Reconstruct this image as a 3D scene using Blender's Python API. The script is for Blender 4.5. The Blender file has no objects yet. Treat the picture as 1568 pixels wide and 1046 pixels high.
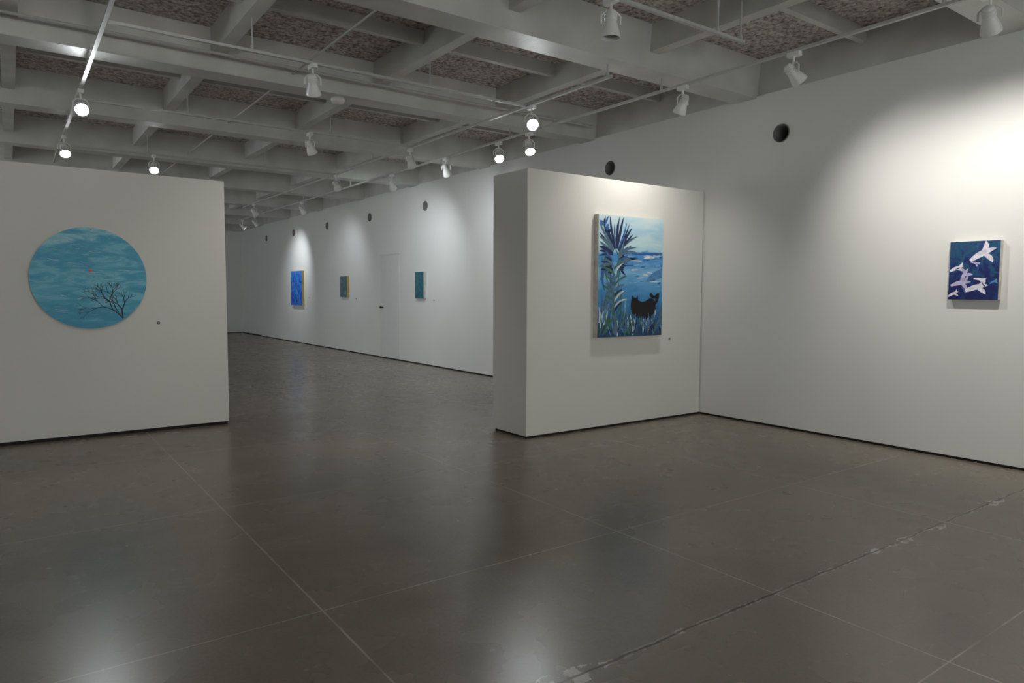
import bpy, bmesh, math, random
from mathutils import Vector, Matrix
random.seed(7)
scene = bpy.context.scene
COL = scene.collection

# ------------------------------------------------------------------ materials
def new_mat(name):
    m = bpy.data.materials.new(name); m.use_nodes = True
    nt = m.node_tree
    b = nt.nodes['Principled BSDF']
    return m, nt, b
def link(nt, a, b): nt.links.new(a, b)
def node(nt, t, **kw):
    n = nt.nodes.new(t)
    for k, v in kw.items(): setattr(n, k, v)
    return n
def rgba(c): return (c[0], c[1], c[2], 1)
def ramp(nt, stops, interp='LINEAR'):
    r = node(nt, 'ShaderNodeValToRGB'); cr = r.color_ramp; cr.interpolation = interp
    while len(cr.elements) < len(stops): cr.elements.new(0.5)
    for e, (p, c) in zip(cr.elements, stops):
        e.position = p; e.color = rgba(c)
    return r
def simple(name, col, rough=0.6, var=0.06, scale=8, bump=0.0, metallic=0.0, bscale=60, det=1):
    m, nt, b = new_mat(name)
    tc = node(nt, 'ShaderNodeTexCoord')
    nz = node(nt, 'ShaderNodeTexNoise'); nz.inputs['Scale'].default_value = scale
    nz.inputs['Detail'].default_value = det
    link(nt, tc.outputs['Object'], nz.inputs['Vector'])
    r = ramp(nt, [(0.3, [c*(1-var) for c in col]), (0.7, [min(1, c*(1+var)) for c in col])])
    link(nt, nz.outputs['Fac'], r.inputs['Fac']); link(nt, r.outputs['Color'], b.inputs['Base Color'])
    b.inputs['Roughness'].default_value = rough; b.inputs['Metallic'].default_value = metallic
    if bump:
        n2 = node(nt, 'ShaderNodeTexNoise'); n2.inputs['Scale'].default_value = bscale
        link(nt, tc.outputs['Object'], n2.inputs['Vector'])
        bp = node(nt, 'ShaderNodeBump'); bp.inputs['Strength'].default_value = bump
        bp.inputs['Distance'].default_value = 0.01
        link(nt, n2.outputs['Fac'], bp.inputs['Height']); link(nt, bp.outputs['Normal'], b.inputs['Normal'])
    return m

M_wall = simple('wall_paint', (0.74, 0.745, 0.725), 0.75, 0.015, 1.5)
M_part = simple('partition_paint', (0.74, 0.73, 0.685), 0.75, 0.015, 1.5)
M_beam = simple('beam_paint', (0.56, 0.56, 0.53), 0.5, 0.10, 3, 0.2, bscale=25)
M_gap = simple('shadow_gap_black', (0.012, 0.012, 0.012), 0.8)
M_white = simple('fixture_white_enamel', (0.75, 0.75, 0.73), 0.35)
M_track = simple('track_grey_enamel', (0.45, 0.45, 0.43), 0.4)
M_dark = simple('dark_metal', (0.03, 0.03, 0.03), 0.4)
M_sleeve = simple('pipe_sleeve', (0.16, 0.16, 0.155), 0.6)
M_wood = simple('canvas_edge', (0.62, 0.58, 0.50), 0.7, 0.15, 12)
M_edgeblue = simple('canvas_edge_pale', (0.50, 0.52, 0.52), 0.7, 0.1, 12)

def emis(name, col, s):
    m, nt, b = new_mat(name)
    b.inputs['Base Color'].default_value = rgba(col)
    b.inputs['Emission Color'].default_value = rgba(col)
    b.inputs['Emission Strength'].default_value = s
    return m
M_lens = emis('lamp_lens_on', (1.0, 0.95, 0.86), 10)
M_lensc = emis('lamp_lens_on_bright', (0.95, 0.97, 1.0), 60)
M_lensoff = simple('lamp_lens_off', (0.25, 0.25, 0.25), 0.15)

def mk_ceiling():
    m, nt, b = new_mat('sprayed_ceiling_texture')
    tc = node(nt, 'ShaderNodeTexCoord')
    n1 = node(nt, 'ShaderNodeTexNoise'); n1.inputs['Scale'].default_value = 30; n1.inputs['Detail'].default_value = 3
    link(nt, tc.outputs['Object'], n1.inputs['Vector'])
    r = ramp(nt, [(0.30, (0.17, 0.145, 0.135)), (0.50, (0.50, 0.445, 0.42)), (0.68, (0.74, 0.68, 0.65))])
    link(nt, n1.outputs['Fac'], r.inputs['Fac'])
    link(nt, r.outputs['Color'], b.inputs['Base Color'])
    b.inputs['Roughness'].default_value = 0.95
    bp = node(nt, 'ShaderNodeBump'); bp.inputs['Strength'].default_value = 0.9; bp.inputs['Distance'].default_value = 0.025
    link(nt, n1.outputs['Fac'], bp.inputs['Height']); link(nt, bp.outputs['Normal'], b.inputs['Normal'])
    return m
M_ceil = mk_ceiling()

def mk_floor():
    m, nt, b = new_mat('polished_concrete')
    tc = node(nt, 'ShaderNodeTexCoord'); P = tc.outputs['Object']
    sep = node(nt, 'ShaderNodeSeparateXYZ'); link(nt, P, sep.inputs[0])
    def noise(scale, det=4, vec=P, rough=0.5):
        n = node(nt, 'ShaderNodeTexNoise'); n.inputs['Scale'].default_value = scale
        n.inputs['Detail'].default_value = det; n.inputs['Roughness'].default_value = rough
        link(nt, vec, n.inputs['Vector']); return n.outputs['Fac']
    def math_(op, a, bb=None, c=None):
        n = node(nt, 'ShaderNodeMath', operation=op)
        for i, v in enumerate((a, bb, c)):
            if v is None: continue
            if isinstance(v, (int, float)): n.inputs[i].default_value = v
            else: link(nt, v, n.inputs[i])
        return n.outputs[0]
    def mixc(f, a, bb, mode='MIX'):
        n = node(nt, 'ShaderNodeMixRGB', blend_type=mode)
        for i, v in zip(('Fac', 'Color1', 'Color2'), (f, a, bb)):
            if isinstance(v, (int, float)): n.inputs[i].default_value = v
            elif isinstance(v, tuple): n.inputs[i].default_value = rgba(v)
            else: link(nt, v, n.inputs[i])
        return n.outputs['Color']
    big = noise(0.55, 2); fine = noise(70, 1); med = noise(2.6, 3)
    r = ramp(nt, [(0.2, (0.185, 0.156, 0.120)), (0.8, (0.265, 0.226, 0.178))]); link(nt, big, r.inputs['Fac'])
    r2 = ramp(nt, [(0.1, (0.80, 0.80, 0.80)), (0.9, (1.18, 1.18, 1.18))]); link(nt, med, r2.inputs['Fac'])
    c = mixc(0.8, r.outputs['Color'], r2.outputs['Color'], 'MULTIPLY')
    r3 = ramp(nt, [(0.30, (0.85, 0.85, 0.85)), (0.70, (1.15, 1.15, 1.15))]); link(nt, fine, r3.inputs['Fac'])
    c = mixc(0.35, c, r3.outputs['Color'], 'MULTIPLY')
    near = math_('LESS_THAN', sep.outputs['Y'], 1.73)
    c = mixc(math_('MULTIPLY', near, 0.25), c, (0.30, 0.27, 0.225))
    def grid(axis, off, w):
        f = math_('DIVIDE', math_('SUBTRACT', sep.outputs[axis], off), 1.67)
        d = math_('MULTIPLY', math_('ABSOLUTE', math_('SUBTRACT', f, math_('ROUND', f))), 1.67)
        return math_('LESS_THAN', d, w)
    j = math_('MAXIMUM', grid('X', 1.0, 0.0040), grid('Y', 2.70, 0.0034))
    jm = math_('MULTIPLY', j, math_('MULTIPLY_ADD', med, 2.2, -0.65))
    jm = math_('MINIMUM', math_('MAXIMUM', jm, 0.0), 0.7)
    c = mixc(jm, c, (0.58, 0.54, 0.47))
    wob = math_('MULTIPLY_ADD', noise(9, 3), 0.03, -0.015)
    dy = math_('ABSOLUTE', math_('ADD', math_('SUBTRACT', sep.outputs['Y'], 1.73), wob))
    crack = math_('LESS_THAN', dy, 0.0055)
    halo = math_('LESS_THAN', dy, 0.014)
    chipn = math_('MULTIPLY_ADD', noise(2.3, 2), 0.42, -0.220)
    chip = math_('LESS_THAN', dy, chipn)
    edge = math_('GREATER_THAN', noise(14, 4), 0.50)
    chip = math_('MULTIPLY', chip, edge)
    c = mixc(math_('MULTIPLY', math_('MULTIPLY', halo, edge), 0.45), c, (0.50, 0.46, 0.40))
    c = mixc(math_('MULTIPLY', chip, 0.8), c, (0.60, 0.56, 0.50))
    c = mixc(math_('MULTIPLY', crack, 0.8), c, (0.035, 0.03, 0.025))
    link(nt, c, b.inputs['Base Color'])
    rr = math_('MULTIPLY_ADD', med, 0.14, 0.15)
    rr = math_('MULTIPLY_ADD', big, 0.10, rr)
    link(nt, rr, b.inputs['Roughness'])
    b.inputs['Specular IOR Level'].default_value = 0.5
    return m
M_floor = mk_floor()

# ------------------------------------------------------------------ mesh helpers
def obj_from_bm(name, bm, mats, parent=None, smooth=False):
    me = bpy.data.meshes.new(name)
    bm.normal_update(); bm.to_mesh(me); bm.free()
    for m in mats: me.materials.append(m)
    if smooth:
        for p in me.polygons: p.use_smooth = True
    o = bpy.data.objects.new(name, me); COL.objects.link(o)
    if parent: o.parent = parent
    return o
def bm_box(bm, x0, x1, y0, y1, z0, z1, mi=0):
    r = bmesh.ops.create_cube(bm, size=1.0)
    vs = r['verts']
    for v in vs:
        v.co = Vector((x0+(v.co.x+.5)*(x1-x0), y0+(v.co.y+.5)*(y1-y0), z0+(v.co.z+.5)*(z1-z0)))
    fs = set(f for v in vs for f in v.link_faces)
    for f in fs: f.material_index = mi
    return vs
def box(name, x0, x1, y0, y1, z0, z1, mat, bevel=0.0, parent=None):
    bm = bmesh.new(); bm_box(bm, x0, x1, y0, y1, z0, z1)
    if bevel: bmesh.ops.bevel(bm, geom=bm.edges[:], offset=bevel, segments=2, affect='EDGES')
    return obj_from_bm(name, bm, [mat], parent)
def bm_tube(bm, a, b, r, seg=10, mi=0, r2=None):
    a = Vector(a); b = Vector(b); d = b-a; L = d.length
    q = d.to_track_quat('Z', 'Y').to_matrix().to_4x4()
    mt = Matrix.Translation((a+b)/2) @ q
    res = bmesh.ops.create_cone(bm, cap_ends=True, segments=seg, radius1=r, radius2=r if r2 is None else r2, depth=L, matrix=mt)
    for f in set(f for v in res['verts'] for f in v.link_faces): f.material_index = mi
def bm_lathe(bm, prof, seg=24, mi=0, mat=Matrix()):
    rings = []
    for r, z in prof:
        if r < 1e-6: rings.append([bm.verts.new(mat @ Vector((0, 0, z)))])
        else: rings.append([bm.verts.new(mat @ Vector((r*math.cos(2*math.pi*i/seg), r*math.sin(2*math.pi*i/seg), z))) for i in range(seg)])
    for a, b in zip(rings[:-1], rings[1:]):
        for i in range(seg):
            j = (i+1) % seg
            if len(a) == 1: f = bm.faces.new((a[0], b[i], b[j]))
            elif len(b) == 1: f = bm.faces.new((a[i], b[0], a[j]))
            else: f = bm.faces.new((a[i], b[i], b[j], a[j]))
            f.material_index = mi; f.smooth = True
def empty(name):
    e = bpy.data.objects.new(name, None); COL.objects.link(e); return e

# ------------------------------------------------------------------ room shell
XW = 6.10; X0 = -5.5; Y0 = -4.5; Y1 = 23.4
ZB = 3.25; ZC = 3.62
box('floor', X0-.3, XW+.3, Y0-.3, Y1+.3, -0.15, 0, M_floor)
box('ceiling', X0-.3, XW+.3, Y0-.3, Y1+.3, ZC, ZC+.2, M_ceil)

bm = bmesh.new(); bm_box(bm, XW, XW+.3, Y0, 21.2, 0.022, ZB+.02)
wall_right = obj_from_bm('wall_right', bm, [M_wall])
hole_y = [4.03+2.36*k for k in range(-3, 8)]
hole_y = [y for y in hole_y if y < 21]
HZ = 2.86
bm = bmesh.new()
for y in hole_y: bm_tube(bm, (XW-.1, y, HZ), (XW+.22, y, HZ), 0.088, 32)
cut = obj_from_bm('cutter', bm, [M_wall])
md = wall_right.modifiers.new('b', 'BOOLEAN'); md.object = cut; md.operation = 'DIFFERENCE'; md.solver = 'EXACT'
bpy.context.view_layer.update()
dg = bpy.context.evaluated_depsgraph_get()
me = bpy.data.meshes.new_from_object(wall_right.evaluated_get(dg))
wall_right.modifiers.clear(); wall_right.data = me
bpy.data.objects.remove(cut)
for y in hole_y:
    bm = bmesh.new()
    mt = Matrix.Translation((XW, y, HZ)) @ Matrix.Rotation(math.radians(90), 4, 'Y')
    bm_lathe(bm, [(0.080, 0.20), (0.080, -0.008), (0.087, -0.008), (0.087, 0.20)], 32, 0, mt)
    bm_lathe(bm, [(0, 0.19), (0.08, 0.19)], 32, 1, mt)
    obj_from_bm('pipe_sleeve', bm, [M_sleeve, M_gap], wall_right)
box('wall_right_far', XW+.06, XW+.3, 21.2, Y1, 0.022, ZB+.02, M_wall)
box('beam_edge_right', XW+.015, XW+.3, Y0, Y1, ZB+.02, ZC, M_beam)
box('wall_back', X0, XW+.3, Y1, Y1+.3, 0.022, ZC, M_wall)
box('wall_left', X0-.3, X0, Y0, Y1, 0.022, ZC, M_wall)
box('wall_front', X0, XW+.3, Y0-.3, Y0, 0.022, ZC, M_wall)
box('wall_gap_right', XW+.012, XW+.2, Y0, Y1, 0, 0.022, M_gap)  # black recessed strips form the dark gap at the wall foot, no baseboard
box('wall_gap_back', X0, XW, Y1+.012, Y1+.2, 0, 0.022, M_gap)
box('wall_gap_left', X0-.2, X0-.012, Y0, Y1, 0, 0.022, M_gap)
box('wall_gap_front', X0, XW, Y0-.2, Y0-.012, 0, 0.022, M_gap)

def partition(name, x0, x1, y0, y1, h, gap=0.022):
    e = empty(name)
    box('panel', x0, x1, y0, y1, gap, h, M_part, 0.003, e)
    box('plinth', x0+.02, x1-.01, y0+.02, y1-.02, 0, gap+.002, M_gap, 0, e)
    return e
partition('wall_partition_center', 3.72, XW-.012, 4.93, 5.46, 2.40)
partition('wall_partition_left', X0, 1.735, 7.18, 7.62, 2.372, 0.03)

e = empty('door_1')
M_door = simple('door_paint', (0.70, 0.71, 0.695), 0.6, 0.01)
box('leaf', XW-.006, XW+.004, 12.14, 12.94, 0.03, 2.05, M_door, 0, e)
box('frame_top', XW-.014, XW+.004, 12.10, 12.98, 2.055, 2.085, M_door, 0, e)
box('frame_side', XW-.010, XW+.004, 12.955, 12.98, 0.03, 2.055, M_door, 0, e)
bm = bmesh.new()
bm_tube(bm, (XW-.006, 12.86, 1.02), (XW-.05, 12.86, 1.02), 0.012)
bmesh.ops.create_uvsphere(bm, u_segments=12, v_segments=8, radius=0.026, matrix=Matrix.Translation((XW-.06, 12.86, 1.02)))
obj_from_bm('knob', bm, [M_dark], e, True)

# unseen fill lights framed like windows, added behind the camera and along the left wall
M_frame = simple('fill_frame_paint', (0.6, 0.6, 0.6), 0.4)
M_pane = emis('fill_pane_glow', (0.85, 0.93, 1.0), 0.8)
def fill_panel(name, axis, a0, a1, z0, z1, pos, power, col, n):
    e = empty(name)
    bm = bmesh.new(); bg = bmesh.new()
    def bx(b_, s0, s1, d0, d1, q0, q1):
        if axis == 'Y': bm_box(b_, s0, s1, pos+d0, pos+d1, q0, q1)
        else: bm_box(b_, pos+d0, pos+d1, s0, s1, q0, q1)
    bx(bm, a0, a1, 0.002, .05, z0-.05, z0); bx(bm, a0, a1, 0.002, .05, z1, z1+.05)
    for i in range(n+1):
        s = a0+(a1-a0)*i/n; bx(bm, s-.03, s+.03, 0.002, .05, z0, z1)
    bx(bg, a0, a1, 0.002, .012, z0, z1)
    obj_from_bm('frame', bm, [M_frame], e); obj_from_bm('glow_pane', bg, [M_pane], e)
    L = bpy.data.lights.new('fill_light', 'AREA'); L.shape = 'RECTANGLE'; L.size = a1-a0; L.size_y = z1-z0; L.energy = power; L.color = col
    o = bpy.data.objects.new('fill_light', L); COL.objects.link(o); o.parent = e
    c = (a0+a1)/2; zc = (z0+z1)/2
    if axis == 'Y': o.location = (c, pos+.07, zc); o.rotation_euler = (math.radians(90), 0, math.radians(180))
    else: o.location = (pos+.07, c, zc); o.rotation_euler = (math.radians(90), 0, math.radians(-90))
fill_panel('fill_panel_1', 'Y', -4.5, 5.0, 0.7, 2.9, Y0, 150, (1.0, 0.94, 0.84), 6)
fill_panel('fill_panel_2', 'X', 9.0, 20.0, 0.7, 2.9, X0, 150, (0.94, 0.97, 1.0), 8)

# ------------------------------------------------------------------ ceiling beams & ribs
def beam_x(name, y, w, zb, zt, x0=X0, x1=XW+.015, fl=0.0):
    bm = bmesh.new()
    h = w/2
    sec = [(-h, zb), (h, zb), (h+fl, zt), (-h-fl, zt)]
    a = [bm.verts.new((x0, y+s, z)) for s, z in sec]; b = [bm.verts.new((x1, y+s, z)) for s, z in sec]
    bm.faces.new(a[::-1]); bm.faces.new(b)
    for i in range(4): bm.faces.new((a[i], a[(i+1) % 4], b[(i+1) % 4], b[i]))
    bmesh.ops.recalc_face_normals(bm, faces=bm.faces[:])
    return obj_from_bm(name, bm, [M_beam])
BY = [4.45+2.36*k for k in range(-3, 9)]
for y in BY: beam_x('ceiling_beam', y, 0.26, ZB, ZC, fl=0.03)
RX = [4.62, 3.12, 1.58, 0.08, -1.42, -2.92, -4.42]
for rx in RX:
    bm = bmesh.new(); bm_box(bm, rx-.055, rx+.055, Y0, Y1, ZB+.14, ZC)
    obj_from_bm('ceiling_rib', bm, [M_beam])
for i, y in enumerate(BY[:-1]):
    ym = y+1.18
    bm = bmesh.new(); bm_box(bm, X0, XW+.015, ym-.03, ym+.03, ZB+.25, ZC)
    obj_from_bm('ceiling_cross_rib', bm, [M_beam])

bm = bmesh.new()
bm_tube(bm, (X0, 6.50, 3.36), (5.9, 6.50, 3.36), 0.012)
bm_tube(bm, (2.25, -2, 3.36), (2.25, 20, 3.36), 0.010)
obj_from_bm('ceiling_conduit', bm, [M_track])

bm = bmesh.new()
bm_lathe(bm, [(0, ZB), (0.07, ZB), (0.07, ZB-.025), (0.055, ZB-.05), (0.02, ZB-.058), (0, ZB-.058)], 28, 0, Matrix.Translation((2.75, 6.81, -.001)))
obj_from_bm('smoke_detector', bm, [M_white])

# ------------------------------------------------------------------ lighting tracks
ZT = 3.14
def track(a, b, extra=()):
    a = Vector(a); b = Vector(b); bm = bmesh.new()
    alongx = abs(b.x-a.x) > abs(b.y-a.y)
    if alongx: bm_box(bm, a.x, b.x, a.y-.014, a.y+.014, ZT-.010, ZT+.010)
    else: bm_box(bm, a.x-.014, a.x+.014, a.y, b.y, ZT-.010, ZT+.010)
    if alongx: pts = [(x, a.y, ZB+.139) for x in RX if a.x < x < b.x]
    else: pts = [(a.x, y, ZB-.001) for y in BY if a.y < y < b.y]
    for x, y, z in list(pts)+list(extra):
        bm_tube(bm, (x, y, ZT+.008), (x, y, z), 0.007, 8)
        bm_tube(bm, (x, y, ZT+.008), (x, y, ZT+.04), 0.014, 8)
    obj_from_bm('lighting_track', bm, [M_track])
track((4.87, -2.5, 0), (4.87, 19.2, 0))
track((4.2, 4.4, 0), (4.2, 15.8, 0))
track((0.6, -1.5, 0), (0.6, 12.0, 0))
track((2.9, 3.25, 0), (4.42, 3.25, 0), [(4.12, 3.25, 3.499), (4.38, 3.25, 3.499)])
track((0.62, 5.59, 0), (4.18, 5.59, 0))
track((0.62, 7.95, 0), (4.18, 7.95, 0))
track((0.62, 10.5, 0), (4.18, 10.5, 0))

def spot(x, y, aim, power=0, lens=None, col=(1, 0.93, 0.84), size=80, blend=1.0, z=2.97):
    e = empty('track_spotlight')
    e.location = (x, y, z)
    lens = lens or (M_lens if power > 0 else M_lensoff)
    d = (Vector(aim)-Vector((x, y, z))).normalized()
    q = (-d).to_track_quat('Z', 'Y')
    bm = bmesh.new()
    bm_box(bm, -.022, .022, -.05, .05, ZT-z-.045, ZT-z-.011)
    bm_tube(bm, (0, 0, .075), (0, 0, ZT-z-.04), 0.009, 10)
    yaw = math.atan2(d.y, d.x)
    s = Vector((-math.sin(yaw), math.cos(yaw), 0))
    pts = [s*0.062, s*0.062+Vector((0, 0, .05)), s*0.03+Vector((0, 0, .08)), -s*0.03+Vector((0, 0, .08)), -s*0.062+Vector((0, 0, .05)), -s*0.062]
    for a, b in zip(pts[:-1], pts[1:]): bm_tube(bm, a, b, 0.006, 8)
    obj_from_bm('mount', bm, [M_white], e)
    bm = bmesh.new()
    bm_lathe(bm, [(0, .085), (.022, .085), (.03, .075), (.034, .03), (.040, 0), (.054, -.045), (.060, -.075), (.060, -.082), (.055, -.082), (.050, -.05), (.040, -.02)], 24, 0)
    bm_lathe(bm, [(.052, -.062), (0, -.058)], 24, 1)
    for k in range(4):
        bm_lathe(bm, [(.030, .066-.012*k), (.040, .064-.012*k), (.040, .061-.012*k), (.030, .059-.012*k)], 20, 0)
    h = obj_from_bm('head', bm, [M_white, lens], e)
    h.rotation_mode = 'QUATERNION'; h.rotation_quaternion = q
    if power > 0:
        L = bpy.data.lights.new('lamp', 'SPOT'); L.energy = power; L.color = col
        L.spot_size = math.radians(size); L.spot_blend = blend; L.shadow_soft_size = 0.035
        lo = bpy.data.objects.new('lamp', L); COL.objects.link(lo); lo.parent = e
        lo.rotation_mode = 'QUATERNION'; lo.rotation_quaternion = q
        lo.location = d*0.085
    return e
W = (1, 0.96, 0.90); C = (0.90, 0.96, 1.0)
spot(4.87, 1.83, (XW, 2.05, 1.80), 88, col=W, size=95)
spot(4.87, 3.13, (XW, 2.60, 1.75), 52, col=W, size=95)
spot(4.87, 4.20, (4.95, 4.93, 1.75), 46, col=W, size=130)
spot(4.87, 0.3, (XW, 0.2, 1.5), 50, col=W, size=95)  # fill spot added out of view to wash the right wall
spot(4.87, 6.43, (4.5, 5.5, 1.6), 20, lens=M_lensc, col=W, size=90)
spot(4.87, 7.04, (4.2, 5.5, 1.4), 20, lens=M_lensc, col=W, size=90)
spot(4.87, 8.29, (XW, 9.2, 1.4), 36, col=C, size=130)
spot(4.87, 9.93, (XW, 11.1, 1.6), 45, col=C, size=110)
spot(4.87, 14.0, (XW, 14.7, 1.6), 28, col=C, size=110)
spot(4.87, 17.3, (XW, 17.8, 1.9), 80, col=C, size=85)
spot(4.87, 18.4, (XW, 17.9, 1.8), 0, lens=M_lens)
spot(4.2, 5.51, (2.4, 1.9, 0.6), 42, lens=M_lensc, col=C, size=110)
spot(4.2, 8.04, (XW, 9.6, 1.0), 34, col=C, size=130)
spot(4.2, 10.5, (XW, 12.6, 1.2), 30, col=C, size=130)
spot(4.2, 14.97, (XW, 16.5, 1.2), 0, lens=M_lens)
spot(0.6, 7.55, (0.7, 2.5, 0.6), 48, lens=M_lensc, col=C, size=120)
spot(0.6, 9.87, (0.9, 7.6, 0.5), 0, lens=M_lensc)
spot(1.65, 10.5, (1.2, 7.7, 0.4), 0, lens=M_lensc)
spot(2.05, 5.59, (3.0, 7.5, 0.2), 30, col=W, size=120)
spot(2.87, 7.95, (4.5, 9.0, 0.2), 30, col=W, size=120)
spot(3.09, 3.25, (3.1, 3.27, 0), 0)
spot(0.6, 3.4, (0.5, 7.18, 1.6), 30, col=W, size=120)  # unseen extra spot, added as fill for the left partition

# ------------------------------------------------------------------ paintings
def noise_paint(name, stops, sx, sy, scale=3, distort=1.5, fac_v=0.0, rough=0.5, rampinterp='LINEAR', det=6, nrough=0.5):
    m, nt, b = new_mat(name)
    uv = node(nt, 'ShaderNodeUVMap')
    mp = node(nt, 'ShaderNodeMapping'); mp.inputs['Scale'].default_value = (sx, sy, 1)
    link(nt, uv.outputs[0], mp.inputs[0])
    nz = node(nt, 'ShaderNodeTexNoise'); nz.inputs['Scale'].default_value = scale
    nz.inputs['Detail'].default_value = det; nz.inputs['Distortion'].default_value = distort; nz.inputs['Roughness'].default_value = nrough
    link(nt, mp.outputs[0], nz.inputs['Vector'])
    sp = node(nt, 'ShaderNodeSeparateXYZ'); link(nt, uv.outputs[0], sp.inputs[0])
    a = node(nt, 'ShaderNodeMath', operation='MULTIPLY'); a.inputs[1].default_value = fac_v; link(nt, sp.outputs['Y'], a.inputs[0])
    c = node(nt, 'ShaderNodeMath', operation='MULTIPLY_ADD'); c.inputs[1].default_value = 1-fac_v
    link(nt, nz.outputs['Fac'], c.inputs[0]); link(nt, a.outputs[0], c.inputs[2])
    r = ramp(nt, stops, rampinterp); link(nt, c.outputs[0], r.inputs['Fac'])
    link(nt, r.outputs['Color'], b.inputs['Base Color'])
    b.inputs['Roughness'].default_value = rough
    return m

class Painting:
    def __init__(s, name, w, h, depth, face_mat, edge_mat, round_=False):
        s.name = name; s.w = w; s.h = h; s.d = depth; s.bm = bmesh.new(); s.layer = 0
        s.mats = [face_mat, edge_mat]; s.uvl = s.bm.loops.layers.uv.new('UVMap')
        bm = s.bm
        if round_:
            n = 96; r = w/2
            fr = [bm.verts.new((r*math.cos(2*math.pi*i/n), -depth, r*math.sin(2*math.pi*i/n)+h/2)) for i in range(n)]
            bk = [bm.verts.new((v.co.x, 0, v.co.z)) for v in fr]
        else:
            pts = [(-w/2, 0), (w/2, 0), (w/2, h), (-w/2, h)]; n = 4
            fr = [bm.verts.new((x, -depth, z)) for x, z in pts]; bk = [bm.verts.new((x, 0, z)) for x, z in pts]
        f = bm.faces.new(fr); f.material_index = 0; s.setuv(f)
        bm.faces.new(bk[::-1]).material_index = 1
        for i in range(n):
            g = bm.faces.new((fr[i], bk[i], bk[(i+1) % n], fr[(i+1) % n])); g.material_index = 1
    def setuv(s, f):
        for l in f.loops: l[s.uvl].uv = ((l.vert.co.x+s.w/2)/s.w, l.vert.co.z/s.h)
    def mi(s, mat):
        if mat not in s.mats: s.mats.append(mat)
        return s.mats.index(mat)
    def P(s, u, v): return Vector(((u-.5)*s.w, -s.d-0.0004-0.00002*s.layer, v*s.h))
    def poly(s, pts, mat):
        s.layer += 1
        f = s.bm.faces.new([s.bm.verts.new(s.P(u, v)) for u, v in pts]); f.material_index = s.mi(mat); s.setuv(f)
    def blade(s, p0, p1, width, mat, bend=0.0, n=10, taper=True, clamp=True):
        s.layer += 1
        a = Vector(((p0[0]-.5)*s.w, p0[1]*s.h)); b = Vector(((p1[0]-.5)*s.w, p1[1]*s.h))
        d = b-a
        if d.length < 1e-5: return
        nrm = Vector((-d.y, d.x))
        L = []; R = []
        for i in range(n+1):
            t = i/n; c = a+d*t+nrm*bend*4*t*(1-t)
            wv = width/2*((math.sin(math.pi*min(1, t*0.85+.12))**0.8) if taper else 1.0)
            if taper and i == n: wv = width*0.03
            tg = (d+nrm*bend*4*(1-2*t)).normalized(); nn = Vector((-tg.y, tg.x))
            for S, sg in ((L, 1), (R, -1)):
                q = c+nn*wv*sg
                if clamp:
                    q.x = max(-s.w/2+.002, min(s.w/2-.002, q.x)); q.y = max(.002, min(s.h-.002, q.y))
                S.append(s.bm.verts.new((q.x, -s.d-0.0004-0.00002*s.layer, q.y)))
        for i in range(n):
            f = s.bm.faces.new((L[i], R[i], R[i+1], L[i+1])); f.material_index = s.mi(mat); s.setuv(f)
    def done(s, loc, rotz=0):
        o = obj_from_bm(s.name, s.bm, s.mats); o.location = loc; o.rotation_euler = (0, 0, rotz); return o

def pc(name, c): return simple(name, c, 0.5, 0.2, 30)
P_navy = pc('paint_navy', (0.012, 0.028, 0.10)); P_blue = pc('paint_blue', (0.03, 0.14, 0.42))
P_mid = pc('paint_mid_blue', (0.08, 0.26, 0.52)); P_slate = pc('paint_slate', (0.10, 0.18, 0.27))
P_pale = pc('paint_pale', (0.55, 0.70, 0.76)); P_white = pc('paint_white', (0.8, 0.83, 0.84))
P_black = pc('paint_black', (0.004, 0.004, 0.008)); P_teal = pc('paint_teal', (0.03, 0.20, 0.25))
P_green = pc('paint_green', (0.06, 0.18, 0.13)); P_pink = pc('paint_lavender', (0.48, 0.44, 0.66))
P_lilac = pc('paint_lilac_white', (0.72, 0.70, 0.80)); P_orange = pc('paint_orange', (0.65, 0.17, 0.08))
P_sky = pc('paint_sky', (0.22, 0.50, 0.72))

# --- seaside painting
m = noise_paint('seaside_paint', [(0.0, (.012, .035, .10)), (.15, (.02, .08, .20)), (.26, (.03, .17, .42)), (.38, (.06, .28, .60)),
    (.47, (.14, .42, .74)), (.52, (.24, .54, .82)), (.60, (.08, .30, .66)), (.655, (.10, .36, .72)), (.67, (.42, .68, .84)), (.73, (.62, .82, .86)),
    (.80, (.44, .68, .84)), (.90, (.70, .84, .86))], 1.5, 7, 2.2, 0.6, 0.80)
p = Painting('seaside_painting', 0.885, 1.165, 0.06, m, M_wood)
R = random.Random(3)
for i in range(40):
    u = R.uniform(.35, .97); v = R.uniform(.40, .69)
    p.blade((u, v), (min(.99, u+R.uniform(.05, .2)), v+R.uniform(-.012, .012)), R.uniform(.005, .018), R.choice([P_white, P_pale, P_sky, P_sky, P_blue]), R.uniform(-.06, .06))
p.poly([(.50, .685), (.99, .69), (.99, .715), (.50, .705)], P_blue)
p.poly([(.74, .46), (.99, .50), (.99, .58), (.87, .55), (.76, .50)], P_mid)
for i in range(34):
    u = R.uniform(.0, .34); v = R.uniform(.05, .52)
    p.blade((u, v), (u+R.uniform(-.10, .12), v+R.uniform(.12, .28)), R.uniform(.015, .036), R.choice([P_slate, P_mid, P_blue, P_teal, P_green, P_sky]), R.uniform(-.15, .15))
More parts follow.
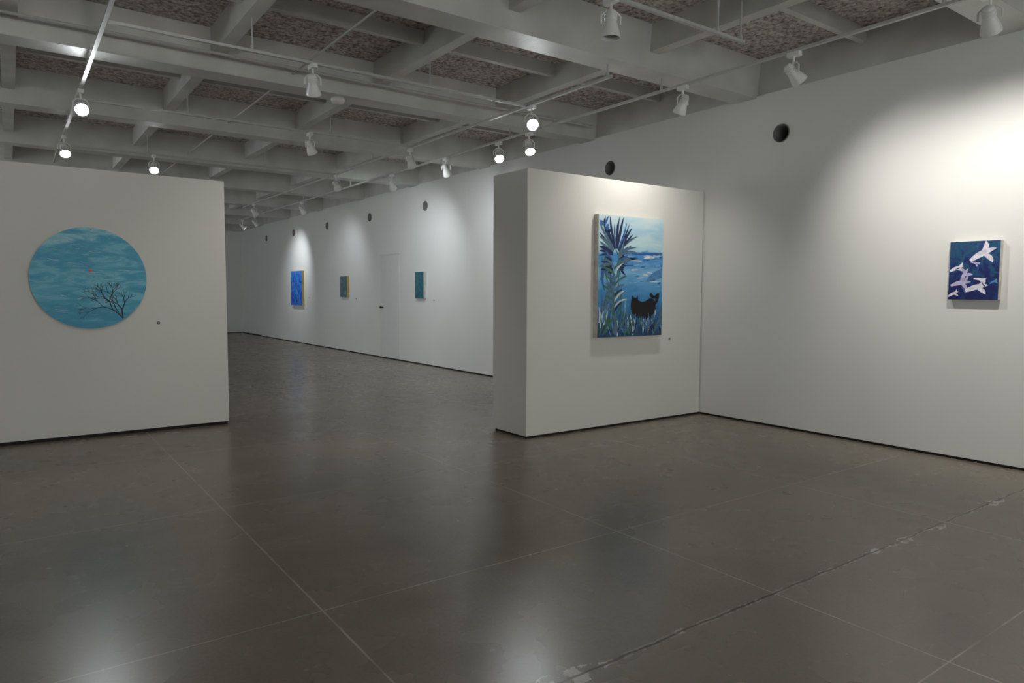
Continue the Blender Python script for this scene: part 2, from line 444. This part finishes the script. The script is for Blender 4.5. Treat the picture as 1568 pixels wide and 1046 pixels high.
for (cx, cy, n, lo, hi, a0, a1) in ((.26, .68, 23, .20, .36, -5, 185), (.26, .62, 12, .12, .24, -40, 60), (.24, .60, 9, .12, .22, 140, 230), (.06, .86, 7, .08, .16, 10, 110)):
    for i in range(n):
        a = math.radians(a0+(a1-a0)*(i+R.uniform(-.3, .3))/(n-1)); L = R.uniform(lo, hi)
        p.blade((cx+.05*math.cos(a), cy+.05*math.sin(a)), (min(.66, max(.01, cx+L*math.cos(a)*1.1)), min(.99, cy+L*math.sin(a))),
                R.uniform(.020, .034), R.choice([P_navy, P_navy, P_slate, P_slate, P_blue, P_navy]), R.uniform(-.08, .08))
for i in range(9):
    v = .56-.045*i
    p.blade((.24, v), (.24+R.uniform(.10, .20), v+R.uniform(.04, .1)), .022, R.choice([P_slate, P_navy, P_green, P_pale]), .1)
    p.blade((.24, v), (max(.01, .24-R.uniform(.1, .2)), v+R.uniform(.04, .1)), .022, R.choice([P_slate, P_navy, P_green]), -.1)
for i in range(75):
    u = R.uniform(0, 1); a = math.radians(R.uniform(40, 140)); L = R.uniform(.08, .19); v = R.uniform(0, .12)
    p.blade((u, v), (min(.99, max(.01, u+L*math.cos(a))), v+L*math.sin(a)), R.uniform(.01, .030),
            R.choice([P_navy, P_blue, P_slate, P_green, P_pale, P_mid, P_teal, P_green]), R.uniform(-.12, .12))
# dark cat with arched tail
p.poly([(.50, .235), (.495, .275), (.505, .32), (.515, .345), (.54, .325), (.575, .325), (.60, .345), (.605, .305), (.66, .290), (.72, .295), (.78, .318), (.84, .318), (.88, .29),
        (.89, .24), (.87, .19), (.80, .165), (.70, .16), (.62, .175), (.55, .195)], P_black)
for i in range(26):
    a = math.radians(R.uniform(160, 370)); cx, cy = .70, .24
    bx_, by_ = cx+.15*math.cos(a), cy+.06*math.sin(a)
    p.blade((bx_, by_), (bx_+.05*math.cos(a)+R.uniform(-.02, .02), by_+.028*math.sin(a)-.01), .016, P_black, R.uniform(-.2, .2), 5)
p.blade((.865, .27), (.925, .365), .034, P_black, -.15, 8, False); p.blade((.925, .355), (.80, .362), .030, P_black, .30, 10, False)
for i in range(30):
    u = R.uniform(.30, 1); v = R.uniform(0, .08); a = math.radians(R.uniform(50, 140)); L = R.uniform(.08, .19)
    p.blade((u, v), (min(.99, max(.01, u+L*math.cos(a))), v+L*math.sin(a)), R.uniform(.010, .022), R.choice([P_slate, P_pale, P_blue, P_navy, P_mid, P_green]), R.uniform(-.1, .1))
p.done((4.955, 4.929, 0.89))

# --- round painting
m = noise_paint('round_seascape_paint', [(0.0, (.04, .26, .42)), (.36, (.05, .33, .52)), (.44, (.09, .44, .62)), (.49, (.20, .56, .70)), (.53, (.08, .42, .62)), (.58, (.05, .34, .55)),
    (.63, (.12, .48, .65)), (.68, (.34, .66, .74)), (.74, (.10, .42, .60)), (1, (.24, .56, .68))], 1.0, 4.2, 2.2, 0.5, 0.30, det=8, nrough=0.62)
p = Painting('round_tree_painting', 0.885, 0.875, 0.04, m, M_edgeblue, True)
R = random.Random(11)
for i in range(40):
    v = R.uniform(.12, .80); half = math.sqrt(max(0, .20-(v-.5)**2)); u = .5+R.uniform(-half, half-.12)
    p.blade((u, v), (u+R.uniform(.03, .12), v+R.uniform(-.015, .015)), R.uniform(.002, .006), R.choice([P_sky, P_pale, P_sky]), R.uniform(-.1, .1))
def branch(p, u, v, a, L, w, depth):
    u2 = u+L*math.cos(a); v2 = v+L*math.sin(a)
    if (u2-.5)**2+(v2-.5)**2 > .235: return
    p.blade((u, v), (u2, v2), w, P_black, R.uniform(-.08, .08), 5, False)
    if depth == 0: return
    for k in range(2 if depth > 2 else R.choice([2, 2, 3])):
        branch(p, u2, v2, a+(-1)**k*R.uniform(.2, .65), L*R.uniform(.68, .88), max(.0025, w*.72), depth-1)
branch(p, .775, .095, 1.65, .09, .012, 4)
branch(p, .775, .095, 2.35, .12, .010, 5)
branch(p, .74, .155, 2.0, .10, .008, 4)
p.poly([(.505+.017*math.cos(t*.52), .575+.017*math.sin(t*.52)) for t in range(12)], P_orange)
p.poly([(.52+.007*math.cos(t*.52), .985+.007*math.sin(t*.52)) for t in range(12)], P_orange)
p.done((0.59, 7.179, 0.98))

# --- white birds painting on right wall
m = noise_paint('night_sky_paint', [(0.0, (.004, .008, .05)), (.42, (.008, .018, .11)), (.50, (.010, .035, .16)), (.58, (.01, .09, .16)), (.68, (.02, .05, .18))], 2.2, 2.2, 2.5, 1.0, 0.25)
p = Painting('white_birds_painting', 0.345, 0.45, 0.05, m, M_wood)
def gull(cx, cy, s, ang, mat, sp=0.9):
    def pt(r, a): return (cx+s*r*math.cos(ang+a), cy+s*r*.75*math.sin(ang+a))
    p.blade(pt(.9, math.pi), pt(1.0, 0), s*.15, mat, .06)
    p.blade(pt(.15, math.pi), pt(1.1, sp), s*.13, mat, -.14)
    p.blade(pt(.10, 0), pt(.9, -sp-.3), s*.12, mat, .12)
for b_ in [(.66, .76, .30, .5, P_lilac), (.15, .53, .17, .4, P_lilac, .5), (.32, .40, .19, 1.2, P_pink, .7), (.24, .27, .22, .2, P_pink, .7), (.56, .19, .26, .3, P_lilac, .6),
           (.62, .34, .13, -.2, P_lilac, .5), (.10, .09, .13, .5, P_lilac, .5), (.52, .62, .10, -.3, P_pink, .5), (.90, .30, .09, .5, P_mid, .5)]:
    gull(*b_)
for i in range(8):
    u = random.uniform(.05, .9); v = random.uniform(.05, .95)
    p.blade((u, v), (u+random.uniform(-.15, .15), v+random.uniform(-.15, .15)), random.uniform(.005, .010), random.choice([P_navy, P_teal, P_navy, P_blue]), random.uniform(-.2, .2))
p.done((XW-.001, 2.296, 1.275), -math.pi/2)

# --- three small paintings
M_gold = simple('canvas_edge_ochre', (0.50, 0.36, 0.10), 0.6)
m = noise_paint('ultramarine_paint', [(0.0, (.01, .04, .3)), (.42, (.01, .08, .55)), (.50, (.02, .18, .75)), (.56, (.05, .32, .70)), (.62, (.02, .10, .55)), (.72, (.40, .40, .2))], 3, 2, 2.5, 1.5, 0.1)
p = Painting('ultramarine_painting', 0.85, 0.88, 0.06, m, M_gold)
for i in range(16):
    u = random.uniform(.1, .9); v = random.uniform(.05, .85)
    p.blade((u, v), (u+random.uniform(-.1, .1), v+random.uniform(.05, .2)), random.uniform(.01, .03), random.choice([P_sky, P_blue, P_navy, P_blue]), random.uniform(-.2, .2))
p.done((XW-.001, 17.87, 0.98), -math.pi/2)
m = noise_paint('grey_green_paint', [(0.0, (.03, .08, .10)), (.42, (.05, .14, .17)), (.52, (.12, .20, .23)), (.60, (.04, .12, .20)), (.7, (.25, .30, .25))], 3, 3, 3, 1.5, 0.1)
p = Painting('grey_green_painting', 0.39, 0.46, 0.05, m, M_gold)
for i in range(12):
    u = random.uniform(.1, .9); v = random.uniform(.05, .8)
    p.blade((u, v), (u+random.uniform(-.2, .2), v+random.uniform(.05, .25)), random.uniform(.008, .02), random.choice([P_teal, P_green, P_navy, P_pale]), random.uniform(-.2, .2))
p.done((XW-.001, 14.77, 1.21), -math.pi/2)
m = noise_paint('teal_paint', [(0.0, (.01, .04, .08)), (.42, (.015, .09, .15)), (.52, (.03, .20, .22)), (.60, (.02, .09, .20)), (.7, (.10, .28, .26))], 3, 3, 3, 1.5, 0.1)
p = Painting('teal_painting', 0.32, 0.48, 0.05, m, M_edgeblue)
for i in range(12):
    u = random.uniform(.1, .9); v = random.uniform(.05, .8)
    p.blade((u, v), (u+random.uniform(-.2, .2), v+random.uniform(.05, .25)), random.uniform(.008, .02), random.choice([P_teal, P_green, P_navy, P_navy]), random.uniform(-.2, .2))
p.done((XW-.001, 11.25, 1.21), -math.pi/2)

def disc(loc, axis, r=0.013):
    bm = bmesh.new()
    rot = Matrix.Rotation(math.radians(90), 4, 'X') if axis == 'Y' else Matrix.Rotation(math.radians(-90), 4, 'Y')
    bm_lathe(bm, [(0, .006), (r*.45, .006)], 20, 1, rot)
    bm_lathe(bm, [(r*.45, .0062), (r, .005), (r, 0)], 20, 0, rot)
    o = obj_from_bm('artwork_number_disc', bm, [M_dark, M_white]); o.location = loc
disc((1.128, 7.179, 1.015), 'Y'); disc((5.59, 4.929, 0.84), 'Y')
disc((XW-.001, 10.8, 1.18), 'X'); disc((XW-.001, 14.2, 1.18), 'X'); disc((XW-.001, 17.1, 1.18), 'X')

# ------------------------------------------------------------------ world & camera
w = bpy.data.worlds.new('World'); scene.world = w; w.use_nodes = True
w.node_tree.nodes['Background'].inputs[0].default_value = (0.5, 0.55, 0.6, 1)
w.node_tree.nodes['Background'].inputs[1].default_value = 0.3

cam = bpy.data.cameras.new('camera'); co = bpy.data.objects.new('camera', cam); COL.objects.link(co)
cam.sensor_width = 36; cam.lens = 24.5; cam.clip_end = 100
Xv = Vector((1481, 65, -1067)).normalized(); Yv = Vector((-772, 77, -1067)).normalized()
Zv = Xv.cross(Yv).normalized(); Yv = Zv.cross(Xv).normalized()
Rm = Matrix((Xv, Yv, Zv)).to_4x4()
co.matrix_world = Matrix.Translation((0, 0, 1.30)) @ Rm
scene.camera = co
scene.view_settings.view_transform = 'Standard'
print('done')
